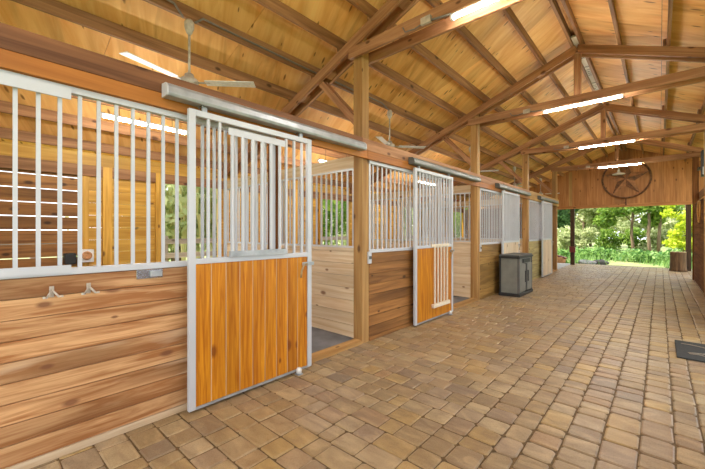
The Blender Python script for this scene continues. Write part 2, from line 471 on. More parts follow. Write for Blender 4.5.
tag(MB().box((-2.98, GY+.04, -.05), (-2.83, GY+.19, 2.9), 2).build('porch_post', 'post_dark', None, (-2.9, GY+.11, 0)), 'dark porch post with a red box, left of the far opening', 'post', 'porch posts')
tag(MB().box((XR-.02, GY+.04, -.05), (XR+.13, GY+.19, 2.9), 2).build('porch_post', 'post_dark', None, (XR+.05, GY+.11, 0)), 'dark porch post behind the tree stump, right of the far opening', 'post', 'porch posts')

# ------------------------------------------------------------------ header beams along the stalls
def beam(x0, x1, z0, z1, mats, label, name, cuts):
    t = thing(name, ((x0+x1)/2, 0, z0), label, 'beam')
    for (a, b), m in zip(zip(cuts[:-1], cuts[1:]), mats):
        MB().box((x0, a, z0), (x1, b-.004, z1), 1).build('beam_board', m, t, None, .003)
    return t
beam(XW, XW+.04, 2.408, 2.515, ['beam_orange', 'beam_orange', 'beam_orange', 'beam_far'], 'orange stained lower header beam running along the stall fronts', 'header_beam', [-2.5, 3.5, 7.25, 11.0, 14.9])
beam(XW, XW+.04, 2.517, 2.665, ['beam_brown', 'truss', 'truss', 'beam_far'], 'brown upper header beam running above the orange beam', 'header_beam', [-2.5, 3.4, 7.35, 11.05, 14.9])
beam(XR+.141, XR+.18, 2.45, 2.65, ['beam_brown'], 'brown header beam along the right side of the aisle', 'header_beam', [-2.5, 14.9])

# ------------------------------------------------------------------ stall fronts
def plank_panel(y0, y1, mat, name, label, zt=1.168, n=8, group=None):
    t = thing(name, (XW-.02, (y0+y1)/2, 0), label, 'plank wall', group)
    mb = MB(); kb = .05; h = (zt-kb)/n
    for k in range(n): mb.box((XW-.045, y0, kb+k*h+.002), (XW-.003+R.uniform(-.002, .001), y1, kb+(k+1)*h-.002), 1)
    mb.build('plank_panel', mat, t, None, .003)
    MB().box((XW-.04, y0, 0), (XW+.008, y1, kb), 1).build('kick_board', 'kick' if mat == 'plank_near' else mat, t)
    return t
def square_bar(mb, x, y, z0, z1, s=.0215): mb.box((x-s/2, y-s/2, z0), (x+s/2, y+s/2, z1))
def grille(y0, y1, label, first, zt=2.41, yoke=None):
    t = thing('bar_grille', (XW-.02, (y0+y1)/2, 1.165), label, 'bar grille', 'white bar grilles on the stall fronts')
    MB().box((XW-.045, y0, 1.17), (XW+.005, y1, 1.215)).build('bottom_rail', 'alu', t, None, .003)
    MB().box((XW-.045, y0, 2.362), (XW+.008, y1, 2.406)).build('top_rail', 'alu', t, None, .003)
    MB().box((XW-.045, y0, 1.215), (XW-.005, y0+.035, 2.365)).build('side_stile', 'alu', t)
    MB().box((XW-.045, y1-.035, 1.215), (XW-.005, y1, 2.365)).build('side_stile', 'alu', t)
    y = first
    while y < y1-.05:
        if y > y0+.05:
            mb = MB(); square_bar(mb, XW-.022, y, 1.214, 2.366, .0215 if y0 < 0 else .018); mb.build('bar', 'alu', t)
        y += .104
    if yoke:
        MB().box((XW+.008, yoke[0], 2.315), (XW+.02, yoke[1], 2.385)).build('feed_flap_rail', 'alu', t)
        MB().box((XW+.006, yoke[0], 1.185), (XW+.018, yoke[1], 1.235)).build('feed_flap_rail', 'alu', t)
    return t
F = [(-.19, 2.08, 'plank_near'), (3.58, 5.62, 'plank_mid'), (7.37, 9.42, 'plank_far'), (11.10, 13.15, 'plank_last')]
WN = ['light brown plank wall under the nearest bar grille, with two hooks', 'dark brown plank wall under the second bar grille, right of the first post',
      'brown plank wall under the third bar grille, left of the grey cabinet', 'pale greenish plank wall under the farthest bar grille']
GN = ['nearest white bar grille, above the light brown planks', 'second white bar grille, between first post and dropped-yoke door', 'third white bar grille, above the planks left of the grey cabinet', 'farthest white bar grille at the end of the stall row']
for i, (a, b, m) in enumerate(F):
    plank_panel(a, b, m, 'stall_front_wall', WN[i], n=9 if i == 0 else 8, group='stall front plank walls')
    grille(a, b, GN[i], (.2-.104*3) if i == 0 else a+.1, yoke=(-.19, .46) if i == 0 else None)
    o = MB().box((XW-.14, b+.004, 0), (XW-.045, b+.094, 2.40), 2).build('door_jamb', 'dark_wood' if i == 0 else 'post', None, (XW-.1, b+.05, 0))
    tag(o, 'upright timber jamb where the %s stall front meets its doorway' % ordn[i], 'jamb', 'doorway jambs')
    o = MB().box((XW-.12, b+.10, -.02), (XW+.01, POSTS[i+1]-.075, .045), 1).build('door_sill', 'post', None, (XW-.05, b+.6, 0))
    tag(o, 'pale timber sill across the %s stall doorway' % ordn[i], 'sill', 'stall door sills')

# ------------------------------------------------------------------ sliding doors
DX = -2.80
def door(y0, label, kind):
    W = 1.287; y1 = y0+W
    t = thing('sliding_stall_door', (DX, y0+W/2, .02), label, 'stall door', 'sliding stall doors')
    for (a, b) in ((y0, y0+.055), (y1-.055, y1)):
        MB().box((DX-.02, a, .02), (DX+.02, b, 2.435)).build('door_stile', 'alu', t, None, .004)
    MB().box((DX-.018, y0+.055, 2.385), (DX+.018, y1-.055, 2.435)).build('top_rail', 'alu', t, None, .003)
    MB().box((DX-.018, y0+.055, 1.19), (DX+.018, y1-.055, 1.235)).build('middle_rail', 'alu', t, None, .003)
    MB().box((DX-.018, y0+.055, .02), (DX+.018, y1-.055, .04)).build('bottom_rail', 'alu_grey', t)
    mb = MB(); a, b = y0+.055, y1-.055
    n = (9, 2, 6)[kind]
    for k in range(n):
        w = (b-a)/n; mb.box((DX-.016, a+k*w+.0025, .04), (DX+.012, a+(k+1)*w-.0025, 1.19), 2)
    mb.build('wood_panel', ('door_wood', 'door_wood', 'pine')[kind], t, None, .003)
    if kind == 0:
        mb = MB()
        for k in range(1, n): mb.box((DX-.01, a+k*(b-a)/n-.003, .04), (DX+.0105, a+k*(b-a)/n+.003, 1.19), 2)
        mb.build('groove_strip', 'kick', t)
    for k in range(11):
        y = y0+.163+k*.1
        if kind == 0 and .33 < y-y0 < .95: continue
        mb = MB(); square_bar(mb, DX, y, 1.234, 2.386); mb.build('bar', 'alu', t)
    if kind == 0:
        g = MB().box((DX+.021, y0+.33, 2.29), (DX+.033, y0+.93, 2.35)).build('yoke_rail', 'alu', t)
        MB().box((DX+.019, y0+.34, 1.235), (DX+.045, y0+.94, 1.285)).build('yoke_rail', 'alu_grey', t)
        for k in range(6):
            mb = MB(); square_bar(mb, DX+.030, y0+.363+k*.1, 1.284, 2.291, .0215); mb.build('yoke_bar', 'alu', t)
    elif kind == 1:
        yc = y0+.78
        MB().box((DX+.02, yc-.31, 1.205), (DX+.04, yc+.31, 1.25)).build('yoke_rail', 'cream', t)
        MB().box((DX+.02, yc-.29, .21), (DX+.07, yc+.29, .27)).build('yoke_rail', 'cream', t, None, .006)
        for k in range(5):
            mb = MB(); square_bar(mb, DX+.045, yc-.22+k*.11, .26, 1.22, .022); mb.build('yoke_bar', 'cream', t)
    lt = MB().box((DX+.018, y1-.13, 1.10), (DX+.034, y1+.02, 1.135)).build('latch', 'alu_grey', t)
    mb = MB().tube([(DX+.03, y1-.10, 1.118), (DX+.075, y1-.11, 1.118), (DX+.08, y1-.16, 1.11), (DX+.075, y1-.185, 1.05), (DX+.06, y1-.18, .985)], .010, 8); mb.build('latch_handle', 'bronze', lt)
    for yy in (y0+.13, y1-.14):
        h = MB().box((DX-.012, yy-.02, 2.435), (DX+.012, yy+.02, 2.475)).build('roller_hanger', 'alu_grey', t)
        MB().tube([(DX-.03, yy-.028, 2.462), (DX-.03, yy-.028, 2.48), (DX+.03, yy-.028, 2.48), (DX+.03, yy-.028, 2.462)], .006, 6).build('hanger_bolt', 'chrome', h)
    return t
door(1.177, 'nearest sliding stall door with vertical orange boards and closed white yoke bars', 0)
door(4.56, 'second sliding stall door, plain orange panel with cream yoke bars dropped open', 1)
door(8.50, 'third sliding stall door with pale panel, partly behind the grey storage cabinet', 2)
door(12.22, 'farthest sliding stall door with pale panel, beside the fourth post', 2)
for k, (a, b) in enumerate(((1.0, 3.35), (4.47, 7.05), (8.15, 10.75), (11.85, 14.35))):
    t = thing('door_track', (-2.79, (a+b)/2, 2.48), '%s grey track cover on the header beam, above the %s sliding door' % (['nearest', 'second', 'third', 'farthest'][k], ['nearest', 'second', 'third', 'farthest'][k]), 'door track', 'grey sliding door track covers')
    prof = [(-2.848, 2.478), (-2.752, 2.478), (-2.742, 2.50), (-2.748, 2.55), (-2.775, 2.578), (-2.848, 2.585)]
    m = Matrix(((1, 0, 0, 0), (0, 0, 1, a+.01), (0, 1, 0, 0), (0, 0, 0, 1)))
    MB().prism(prof, m, b-a-.02).build('track_cover', 'alu_grey' if k == 0 else 'track_dark', t, None, .004)
    for q in (a, b-.012):
        m = Matrix(((1, 0, 0, 0), (0, 0, 1, q), (0, 1, 0, 0), (0, 0, 0, 1)))
        MB().prism([(x, z) for x, z in prof], m, .012).build('end_cap', 'alu' if k == 0 else 'box_trim', t)
# floor guide rollers
for k, (y, lb) in enumerate(((2.26, 'small white floor guide roller at the foot of the nearest sliding door'), (5.66, 'small floor guide roller at the foot of the dropped-yoke door'))):
    t = thing('floor_guide', (DX+.05, y, 0), lb, 'door guide')
    MB().box((DX+.025, y-.03, 0), (DX+.085, y+.03, .012)).build('guide_plate', 'alu_grey', t)
    MB().lathe([(.006, 0), (.026, .002), (.028, .04), (.02, .055), (.004, .058)], (DX+.055, y, .012), 14).build('guide_roller', 'white', t)
# wall hooks
for k, (y, lb) in enumerate(((.365, 'left one of the two double-prong coat hooks on the nearest plank wall'), (.555, 'right one of the two double-prong coat hooks on the nearest plank wall'))):
    t = thing('coat_hook', (XW, y, 1.065), lb, 'hook', 'hooks on the nearest plank wall')
    MB().box((XW-.002, y-.012, 1.035), (XW+.006, y+.012, 1.105)).build('hook_plate', 'fan_grey', t, None, .002)
    for s in (-1, 1):
        MB().tube([(XW+.004, y, 1.080), (XW+.03, y+s*.012, 1.065), (XW+.05, y+s*.03, 1.040), (XW+.065, y+s*.045, 1.045)], [.007, .007, .0065, .008], 8).build('hook_prong', 'fan_grey', t)
t = thing('latch_plate', (XW, .93, 1.13), 'chrome latch plate on the nearest plank wall just under the bars', 'latch')
MB().box((XW-.001, .84, 1.10), (XW+.006, 1.02, 1.168)).build('plate', 'chrome', t, None, .002)
MB().box((XW+.006, .93, 1.112), (XW+.03, 1.01, 1.155)).build('bolt_housing', 'alu_grey', t, None, .004)
for py, lb, in ((POSTS[1], 'white strike latch on the first post'), (POSTS[2], 'white strike latch on the second post')):
    t = thing('strike_latch', (XW, py, 1.10), lb, 'latch', 'white latches on the posts')
    MB().box((XW, py+.035, 1.03), (XW+.022, py+.105, 1.19)).build('latch_body', 'alu', t, None, .004)
    MB().box((XW+.022, py+.05, 1.09), (XW+.034, py+.09, 1.13)).build('latch_keeper', 'box_trim', t)

# ------------------------------------------------------------------ stall partitions
def partition(py, label, mat='pine', far=False):
    t = thing('stall_partition', ((XB+XW)/2, py, 0), label, 'stall partition', 'stall partitions')
    x0, x1 = XB+.03, XW-.152; mb = MB(); n = 7; h = 1.16/n
    for k in range(n): mb.box((x0, py-.045, .03+k*h+.002), (x1, py-.005, .03+(k+1)*h-.002), 0)
    mb.build('plank_panel', mat, t, None, .003)
    MB().box((x0, py-.06, 1.19), (x1, py+.03, 1.235), 0).build('cap_rail', mat, t)
    MB().box((x0, py-.045, 2.31), (x1, py-.005, 2.47), 0).build('top_board', mat, t)
    MB().box((x0+1.75, py-.005, 0), (x0+1.84, py+.085, 2.31), 2).build('middle_stud', mat, t)
    MB().box((x0, py-.04, 1.235), (x1, py-.012, 1.262)).build('bottom_rail', 'alu', t)
    MB().box((x0, py-.04, 2.285), (x1, py-.012, 2.31)).build('top_rail', 'alu', t)
    x = x0+.06
    while x < x1:
        mb = MB(); square_bar(mb, x, py-.026, 1.26, 2.287, .02); mb.build('bar', 'alu_grey' if far else 'alu', t); x += .104
    return t
partition(POSTS[1], 'pale pine plank partition with bars behind the first post')
partition(POSTS[2], 'pale pine plank partition with bars behind the second post', 'pine')
partition(POSTS[3], 'pine plank partition with bars behind the third post')
partition(POSTS[0]-.1, 'plank partition with bars at the near end of the first stall')
# end wall of the last stall
mb = MB()
for k in range(13): mb.box((XB, 14.80, .01+k*.187), (XW-.152, 14.84, .01+(k+1)*.187-.004), 0)
struct(mb.build('wall_end', 'dark_wood'))

# ------------------------------------------------------------------ back wall of the stalls (left side of the building)
def backwall():
    mb = MB(); n = 14; h = 2.66/n
    for i in range(4):
        ya, yb = POSTS[i]-.02, POSTS[i+1]-.02
        w0, w1 = yb-1.20, yb-.12
        for k in range(n):
            z0, z1 = k*h, (k+1)*h-.004
            if z1 < .86 or z0 > 2.3: spans = [(ya, yb)]
            else: spans = [(ya, w0), (w1, yb)]
            if i == 0 and .84 < z0 < 2.4:
                spans = [(1.25, w0), (w1, yb)]
            for a, b in spans: mb.box((XB-.04, a, z0), (XB, b, z1), 1)
    struct(mb.build('wall_left', 'back'))
    k = 0
    for i in range(4):
        yb = POSTS[i+1]-.02
        for y in (POSTS[i]+1.75, yb-1.25):
            k += 1; struct(MB().box((XB, y-.06, 0), (XB+.06, y+.06, 2.46), 2).build('trim_%d' % k, 'back'))
        k += 1; struct(MB().box((XB, POSTS[i], 2.30), (XB+.05, POSTS[i+1], 2.46), 1).build('trim_%d' % k, 'purlin'))
        fr = MB()
        w0, w1 = yb-1.20, yb-.12
        fr.box((XB-.05, w0, .80), (XB+.03, w0+.04, 2.32), 2); fr.box((XB-.05, w1-.04, .80), (XB+.03, w1, 2.32), 2); fr.box((XB-.05, w0, .80), (XB+.04, w1, .86), 1)
        struct(fr.build('window_%d' % (i+1), 'back'))
backwall()
t = thing('slatted_shutter', (XB, .5, .84), 'brown plank shutter with bright gaps at the back of the first stall', 'shutter')
mb = MB()
for k in range(8): mb.box((XB-.04, -.25, .90+k*.195), (XB-.01, 1.25, .90+(k+1)*.195-.013), 1)
mb.build('shutter_board', 'plank_mid', t)
MB().box((XB-.01, 1.17, .88), (XB+.02, 1.25, 2.3), 2).build('shutter_stile', 'back', t)
t = thing('stall_waterer', (XB+.1, 1.0, 1.0), 'small white waterer on the back wall of the first stall', 'waterer')
MB().box((XB+.019, 1.11, 1.0), (XB+.14, 1.29, 1.19)).build('waterer_body', 'white', t, None, .01)
MB().lathe([(.03, 0), (.06, .0), (.065, .02), (.045, .03), (.03, .01)], (XB+.14, 1.2, 1.10), 14, 'x').build('waterer_bowl', 'terra', t)
tag(MB().box((XB-.011, .95, .98), (XB+.12, 1.08, 1.14)).build('feed_box', 'black', None, (XB+.07, 1.01, .98), .01), 'small black box left of the white waterer on the back wall', 'box')

# ------------------------------------------------------------------ right side of the aisle
mb = MB()
for k in range(13): mb.box((XR+.03, 11.1, .0+k*.175), (XR+.07, 14.72, (k+1)*.175-.004), 1)
struct(mb.build('wall_right', 'dark_wood'))
mb = MB()
for a, b in ((-.19, 3.42), (7.37, 10.94)):
    for k in range(7): mb.box((XR+.03, a, k*.17), (XR+.07, b, (k+1)*.17-.004), 1)
struct(mb.build('wall_right_low', 'dark_wood'))
t = thing('rope_loop', (XR, 12.4, 2.0), 'tan rope loop hanging at the right edge beside the dark post', 'rope')
L = [(XR-.02, 12.1+.34*math.sin(a), 1.98+.24*math.cos(a)*(1 if math.cos(a) > 0 else 1.2)) for a in [i*math.pi/9 for i in range(18)]]
MB().tube(L, .018, 8, closed=True).build('rope_coil', 'rope', t)
MB().tube([(XR-.02, 12.1, 2.2), (XR-.02, 12.1, 2.24), (XR+.04, 12.1, 2.25)], .01, 8).build('rope_hook', 'steel_dark', t)
t = thing('wall_speaker', (XR+.28, 14.1, 3.05), 'black box with pale edge mounted high above the right wall', 'box')
MB().box((XR+.145, 13.9, 3.05), (XR+.42, 14.3, 3.78)).build('speaker_body', 'black', t, None, .01)
MB().box((XR+.16, 13.885, 3.08), (XR+.40, 13.902, 3.3)).build('front_panel', 'stone', t)
MB().box((XR+.10, 14.295, 3.3), (XR+.20, 14.735, 3.36)).build('bracket', 'steel_dark', t)

# ------------------------------------------------------------------ gable with star
mb = MB(); x = -6.9
while x < 1.65:
    w = .305; a, b = x, min(x+w, 1.65)
    P = []
    for i in range(8):
        X = b if i & 1 else a; P.append((X, GY+.03 if i & 2 else GY-.004*(int((x+9)/.305) % 2), (rz(X)+PUR-.005) if i & 4 else 2.5))
    mb.hexa(P, 2); x += w
struct(mb.build('wall_gable', 'gable'))
struct(MB().box((-6.9, GY-.03, 2.47), (1.65, GY, 2.6), 0).build('trim_20', 'gable'))
struct(MB().box((-3.02, GY-.025, 2.6), (-2.9, GY, 4.1), 2).build('trim_21', 'beam_far'))
SC = Vector((-1.03, GY-.09, 3.60)); SR = .77
t = thing('star_ornament', SC, 'large rusty five-pointed star in a ring on the far gable', 'star ornament')
MB().tube([SC+Vector((SR*math.cos(a), 0, SR*math.sin(a))) for a in [i*math.pi/24 for i in range(48)]], .035, 8, closed=True).build('ring', 'iron', t)
def star_half(sgn):
    mb = MB()
    for k in range(5):
        a0 = math.pi/2+k*2*math.pi/5
        tip = SC+Vector((math.cos(a0)*SR*.97, 0, math.sin(a0)*SR*.97))
        cen = SC+Vector((0, -.075, 0))
        ia = a0+sgn*math.pi/5; inn = SC+Vector((math.cos(ia)*SR*.38, 0, math.sin(ia)*SR*.38))
        bk = [p+Vector((0, .02, 0)) for p in (tip, inn, SC)]
        b = len(mb.v); mb.v.extend([tip, inn, cen]+bk)
        for idx in ((0, 1, 2), (5, 4, 3), (0, 3, 4, 1)):
            mb.face([b+i for i in idx], [(mb.v[b+i].x, mb.v[b+i].z) for i in idx], .4 if sgn > 0 else .6)
    return mb
star_half(1).build('star_facet', 'star', t); star_half(-1).build('star_facet', 'iron', t)
MB().box(SC+Vector((-.025, .0, -SR-.3)), SC+Vector((.025, .03, -SR+.03))).build('hanger_stem', 'iron', t)
MB().box(SC+Vector((-.03, .02, -.03)), SC+Vector((.03, .092, .03))).build('wall_mount', 'iron', t)
t = thing('gable_lamp', (-1.25, GY-.2, 3.9), 'small white dome lamp in front of the star', 'lamp')
MB().tube([(-1.25, GY-.001, 4.0), (-1.25, GY-.28, 4.02), (-1.25, GY-.30, 3.96)], .02, 8).build('lamp_arm', 'white', t)
MB().lathe([(.035, .16), (.05, .10), (.06, .05), (.2, .0), (.22, -.03), (.2, -.035)], (-1.25, GY-.3, 3.81), 20).build('lamp_shade', 'white', t)

# ------------------------------------------------------------------ tube lights
TX0, TX1 = -1.63, -.44
def tube_light(p0, p1, label, hang=0., up=True):
    p0, p1 = Vector(p0), Vector(p1); mid = (p0+p1)/2; d = (p1-p0).normalized()
    t = thing('tube_light', mid, label, 'tube light', 'glowing tube lights')
    MB().bar(p0, p1, .034, .022, d.cross(Vector((0, 0, 1)))).build('housing', 'white', t, None, .003)
    dn = Vector((0, 0, -.024))
    MB().tube([p0+d*.03+dn, p1-d*.03+dn], .021, 12).build('lit_tube', 'tube_on', t)
    for p, s in ((p0, 1), (p1, -1)):
        MB().bar(p+dn, p+d*.03*s+dn, .05, .05, d.cross(Vector((0, 0, 1)))).build('end_cap', 'white', t, None, .004)
    if hang:
        for q in (.2, .8):
            a = p0.lerp(p1, q); MB().tube([a+Vector((0, 0, .01)), a+Vector((0, 0, hang))], .003, 6).build('hanging_wire', 'steel_dark', t)
    return t
TLb = ['tube light under the tie beam above the camera', 'nearest tube light under the first tie beam, cut by the top edge', 'second tube light from the front, under the second tie beam', 'third tube light, under the third tie beam', 'farthest tube light, under the tie beam before the star']
for i, py in enumerate(POSTS):
    tube_light((TX0, py-.129, 3.706), (TX1, py-.129, 3.706), TLb[i])
for k, y in enumerate((1.53, 4.95, 8.55)):
    zt = rz(PX[6]); x = PX[6]
    tube_light((x, y-.5, 2.83), (x, y+.5, 2.83), ['tube light hanging inside the nearest stall', 'tube light hanging inside the second stall', 'tube light hanging inside the third stall'][k], zt-2.83+.003)
# junction box and conduit along the ties
for i, py in enumerate(POSTS[1:]):
    t = thing('conduit_run', (-1.9, py-.15, 3.75), 'grey conduit and junction box on the %s tie beam' % ['first', 'second', 'third', 'fourth'][i], 'conduit', 'conduits on the tie beams')
    MB().box((-1.96, py-.185, 3.715), (-1.84, py-.148, 3.79)).build('junction_box', 'fan_grey', t, None, .004)
    MB().tube([(-2.2, py-.165, 3.79), (-2.17, py-.165, 3.73), (-2.05, py-.165, 3.715), (-1.95, py-.165, 3.735)], .008, 8).build('conduit_bend', 'cable', t)
    MB().tube([(-1.85, py-.165, 3.735), (-1.75, py-.165, 3.72), (TX0+.01, py-.15, 3.712)], .012, 8).build('conduit', 'cable', t)
    
# ------------------------------------------------------------------ ceiling fans over the stalls
def fan(y, label, rot):
    x = PX[4]; zt = rz(x); zh = 3.06
    t = thing('ceiling_fan', (x, y, zt), label, 'ceiling fan', 'white ceiling fans over the stalls')
    MB().lathe([(.03, 0), (.05, -.03), (.048, -.09), (.03, -.14), (.013, -.16)], (x, y, zt), 16).build('canopy', 'fan_grey', t)
    MB().tube([(x, y, zt-.15), (x, y, zh+.06)], .013, 10).build('down_rod', 'fan_grey', t)
    MB().lathe([(.02, .10), (.045, .08), (.05, .045), (.075, .035), (.095, .015), (.095, -.025), (.07, -.045), (.02, -.05)], (x, y, zh), 20).build('motor', 'fan_grey', t)
    for k in range(3):
        a = rot+k*2*math.pi/3; u = Vector((math.cos(a), math.sin(a), 0)); w = Vector((-math.sin(a), math.cos(a), 0)); c = Vector((x, y, zh-.005))
        P = []
        for i in range(8):
            r0 = .17 if not i & 1 else .69; hw = .05 if not i & 1 else .058
            P.append(c+u*r0+w*(hw if i & 2 else -hw)+Vector((0, 0, (-.006 if i & 2 else .006)+(.004 if i & 4 else -.004))))
        b = MB().hexa(P, 0).build('blade', 'white', t, None, .003)
        MB().bar(c+u*.08, c+u*.22, .03, .008, w).build('blade_iron', 'fan_grey', b)
    return t
FY = [1.60, 5.28, 8.98, 12.7, 16.2]
FL = ['nearest white ceiling fan above the first stall', 'second white ceiling fan, right of the first post', 'third ceiling fan, behind the second post', 'fourth ceiling fan, behind the third post', 'farthest ceiling fan, near the end gable']
for i, y in enumerate(FY): fan(y, FL[i], [math.radians(46), math.radians(50), .4, 1.1, .2][i])
x = PX[4]; z = rz(x)
pts = [(x+.035, -2., z+.05), (x+.035, .9, z+.06), (x+.05, 1.25, z+.09), (x+.07, 1.42, z+.06), (x+.05, 1.52, z-.03)]
tag(MB().tube(pts, .011, 8).build('electric_cable', 'cable', None, (x, 1, z)), 'grey cable looping into the nearest ceiling fan from the left', 'cable')
pts = [(x+.05, 1.64, z-.03), (x+.07, 1.72, z+.04), (x+.04, 1.95, z+.05), (x+.032, 3.3, z+.04), (x+.032, 5.0, z+.05), (x+.04, 5.2, z-.03)]
tag(MB().tube(pts, .011, 8).build('electric_cable', 'cable', None, (x, 3, z)), 'grey cable along the purlin between the nearest and second ceiling fans', 'cable')

# ------------------------------------------------------------------ grey storage cabinet
def cabinet():
    x0, x1, y0, y1, H = -2.76, -2.33, 8.16, 9.2, .93
    t = thing('storage_cabinet', ((x0+x1)/2, (y0+y1)/2, 0), 'grey plastic storage cabinet with black base and lid beside the third stall door', 'cabinet')
    MB().box((x0-.005, y0-.015, .0), (x1+.02, y1+.015, .07)).build('base', 'black', t, None, .01)
    MB().box((x0+.01, y0+.01, .07), (x1-.015, y1-.01, .855)).build('body', 'box_grey', t, None, .008)
    MB().box((x0-.005, y0-.02, .855), (x1+.02, y1+.02, .90)).build('lid_rim', 'black', t, None, .008)
    MB().box((x0+.0, y0-.005, .90), (x1+.005, y1+.005, .935)).build('lid', 'box_trim', t, None, .012)
    for (yy, w) in ((y0, .05), (y1-.05, .05)):
        MB().box((x1-.04, yy, .07), (x1+.005, yy+w, .855)).build('corner_post', 'box_trim', t, None, .006)
    MB().box((x0+.005, y0-.002, .07), (x0+.04, y0+.03, .855)).build('corner_post', 'black', t)
    d = MB().box((x1-.02, y0+.06, .10), (x1+.006, y0+.49, .72)).build('door', 'box_grey', t, None, .006)
    MB().box((x1+.004, y0+.43, .30), (x1+.022, y0+.47, .56)).build('handle', 'black', d, None, .004)
    d = MB().box((x1-.02, y0+.61, .10), (x1+.006, y1-.06, .72)).build('door', 'box_grey', t, None, .006)
    MB().box((x1+.004, y0+.64, .30), (x1+.022, y0+.68, .56)).build('handle', 'black', d, None, .004)
    MB().box((x1-.02, y0+.50, .09), (x1+.008, y0+.60, .72)).build('slot', 'black', t)
    MB().box((x1-.02, y0+.3, .745), (x1+.008, y1-.2, .83)).build('latch_window', 'black', t, None, .004)
cabinet()

# ------------------------------------------------------------------ rubber mat with horse outline
def horse_mat():
    x0, y0, x1, y1 = .145, 5.46, .72, 6.30
    t = thing('rubber_mat', ((x0+x1)/2, (y0+y1)/2, 0), 'black rubber door mat with pale horse outline on the pavers at right', 'door mat')
    MB().box((x0, y0, .0), (x1, y1, .014)).build('mat', 'mat_rubber', t, None, .004)
    def ln(pts): 
        mb = MB(); mb.tube([(x0+u*(x1-x0), y0+v*(y1-y0), .0155) for u, v in pts], .006, 6); mb.build('outline', 'mat_line', t)
    ln([(.10, .80), (.25, .80), (.45, .74), (.62, .62), (.75, .60), (.9, .70), (.95, .85)])
    ln([(.18, .30), (.30, .34), (.45, .36), (.55, .46), (.68, .48), (.8, .40), (.9, .25)])
    ln([(.20, .26), (.35, .28), (.5, .22), (.6, .26), (.72, .30)])
    ln([(.42, .38), (.5, .30), (.62, .36), (.7, .46)])
horse_mat()

# ------------------------------------------------------------------ outside: stump, stones, bucket, red box
def stump():
    c = Vector((.50, 17.62, 0)); t = thing('tree_stump', c, 'upright cut tree stump beside the right porch post', 'stump')
    mb = MB(); n = 22; rows = []; rr = .3
    prof = [(.26, 0), (.235, .08), (.225, .3), (.222, .55), (.225, .70)]
    for r, h in prof:
        rows.append(len(mb.v))
        for i in range(n):
            a = 2*math.pi*i/n; q = r*(1+.04*math.sin(a*5+1)+.03*math.sin(a*9)); mb.v.append(c+Vector((q*math.cos(a), q*math.sin(a), h)))
    for k in range(len(rows)-1):
        for i in range(n):
            j = (i+1) % n; idx = [rows[k]+i, rows[k]+j, rows[k+1]+j, rows[k+1]+i]
            mb.face(idx, [(mb.v[q].z, (i if q in (rows[k]+i, rows[k+1]+i) else i+1)*.065) for q in idx], rr, True)
    mb.face([rows[0]+i for i in range(n)][::-1], [(0, 0)]*n, rr)
    mb.build('bark', 'stump', t)
    m2 = MB(); top = [mb.v[rows[-1]+i] for i in range(n)]; m2.v = [p+Vector((0, 0, .012)) if k >= n else p for k, p in enumerate(top+top)]
    m2.face([n+i for i in range(n)], [(p.x, p.y) for p in top], .5)
    for i in range(n):
        j = (i+1) % n; m2.face([i, j, n+j, n+i], [(0, 0)]*4, .5)
    m2.build('cut_face', 'stump_top', t)
stump()
def rock(c, r, mat, seed, label):
    rg = random.Random(seed); mb = MB(); n, m = 12, 7; c = Vector(c)
    ph = [rg.uniform(0, 6) for _ in range(6)]
    for j in range(m):
        th = math.pi*(j+.001)/(m-1+.002)
        for i in range(n):
            a = 2*math.pi*i/n; q = 1+.13*math.sin(2*a+ph[0]+th)+.09*math.sin(3*a+ph[1]-2*th)
            mb.v.append(c+Vector((r[0]*q*math.sin(th)*math.cos(a), r[1]*q*math.sin(th)*math.sin(a), r[2]*(1+math.cos(th))*q-.02)))
    for j in range(m-1):
        for i in range(n):
            i2 = (i+1) % n; mb.face([j*n+i, (j+1)*n+i, (j+1)*n+i2, j*n+i2], [(0, 0)]*4, .5, True)
    tag(mb.build('garden_stone', mat, None, c), label, 'stone')
rock((-2.55, 19.2, -.065), (.34, .28, .11), 'stone', 1, 'pale grey flat stone beyond the left porch post')
rock((-2.05, 19.5, -.065), (.30, .24, .12), 'stone_dark', 2, 'dark grey flat stone right of the pale stone')
t = thing('plant_tub', (-3.55, 18.9, -.06), 'tan tub with slanted red lid left of the porch post', 'tub')
MB().lathe([(.2, 0), (.22, .1), (.25, .28), (.24, .32)], (-3.55, 18.9, -.06), 18).build('tub_body', 'terra', t)
MB().bar((-3.80, 18.9, .34), (-3.30, 18.9, .22), .42, .05).build('lid', 'red', t)
t = thing('post_box', (-2.905, GY+.04, .58), 'small red box strapped on the left porch post', 'box')
MB().box((-3.0, GY-.07, .55), (-2.78, GY+.045, .80)).build('box_body', 'red', t, None, .01)
MB().box((-3.01, GY-.08, .80), (-2.77, GY+.04, .825)).build('box_lid', 'iron', t)

# ------------------------------------------------------------------ fence and trees
def fence(x, y0, y1, label):
    t = thing('board_fence', (x, (y0+y1)/2, 0), label, 'fence')
    y = y0
    while y <= y1:
        MB().box((x-.06, y-.06, -.06), (x+.06, y+.06, 1.35), 2).build('fence_post', 'fence', t); y += 2.4
    for z in (.45, .80, 1.15):
        MB().box((x+.06, y0, z), (x+.09, y1, z+.13), 1).build('fence_board', 'fence', t)
fence(-9.2, -1.5, 17.8, 'grey board fence outside behind the stall windows')

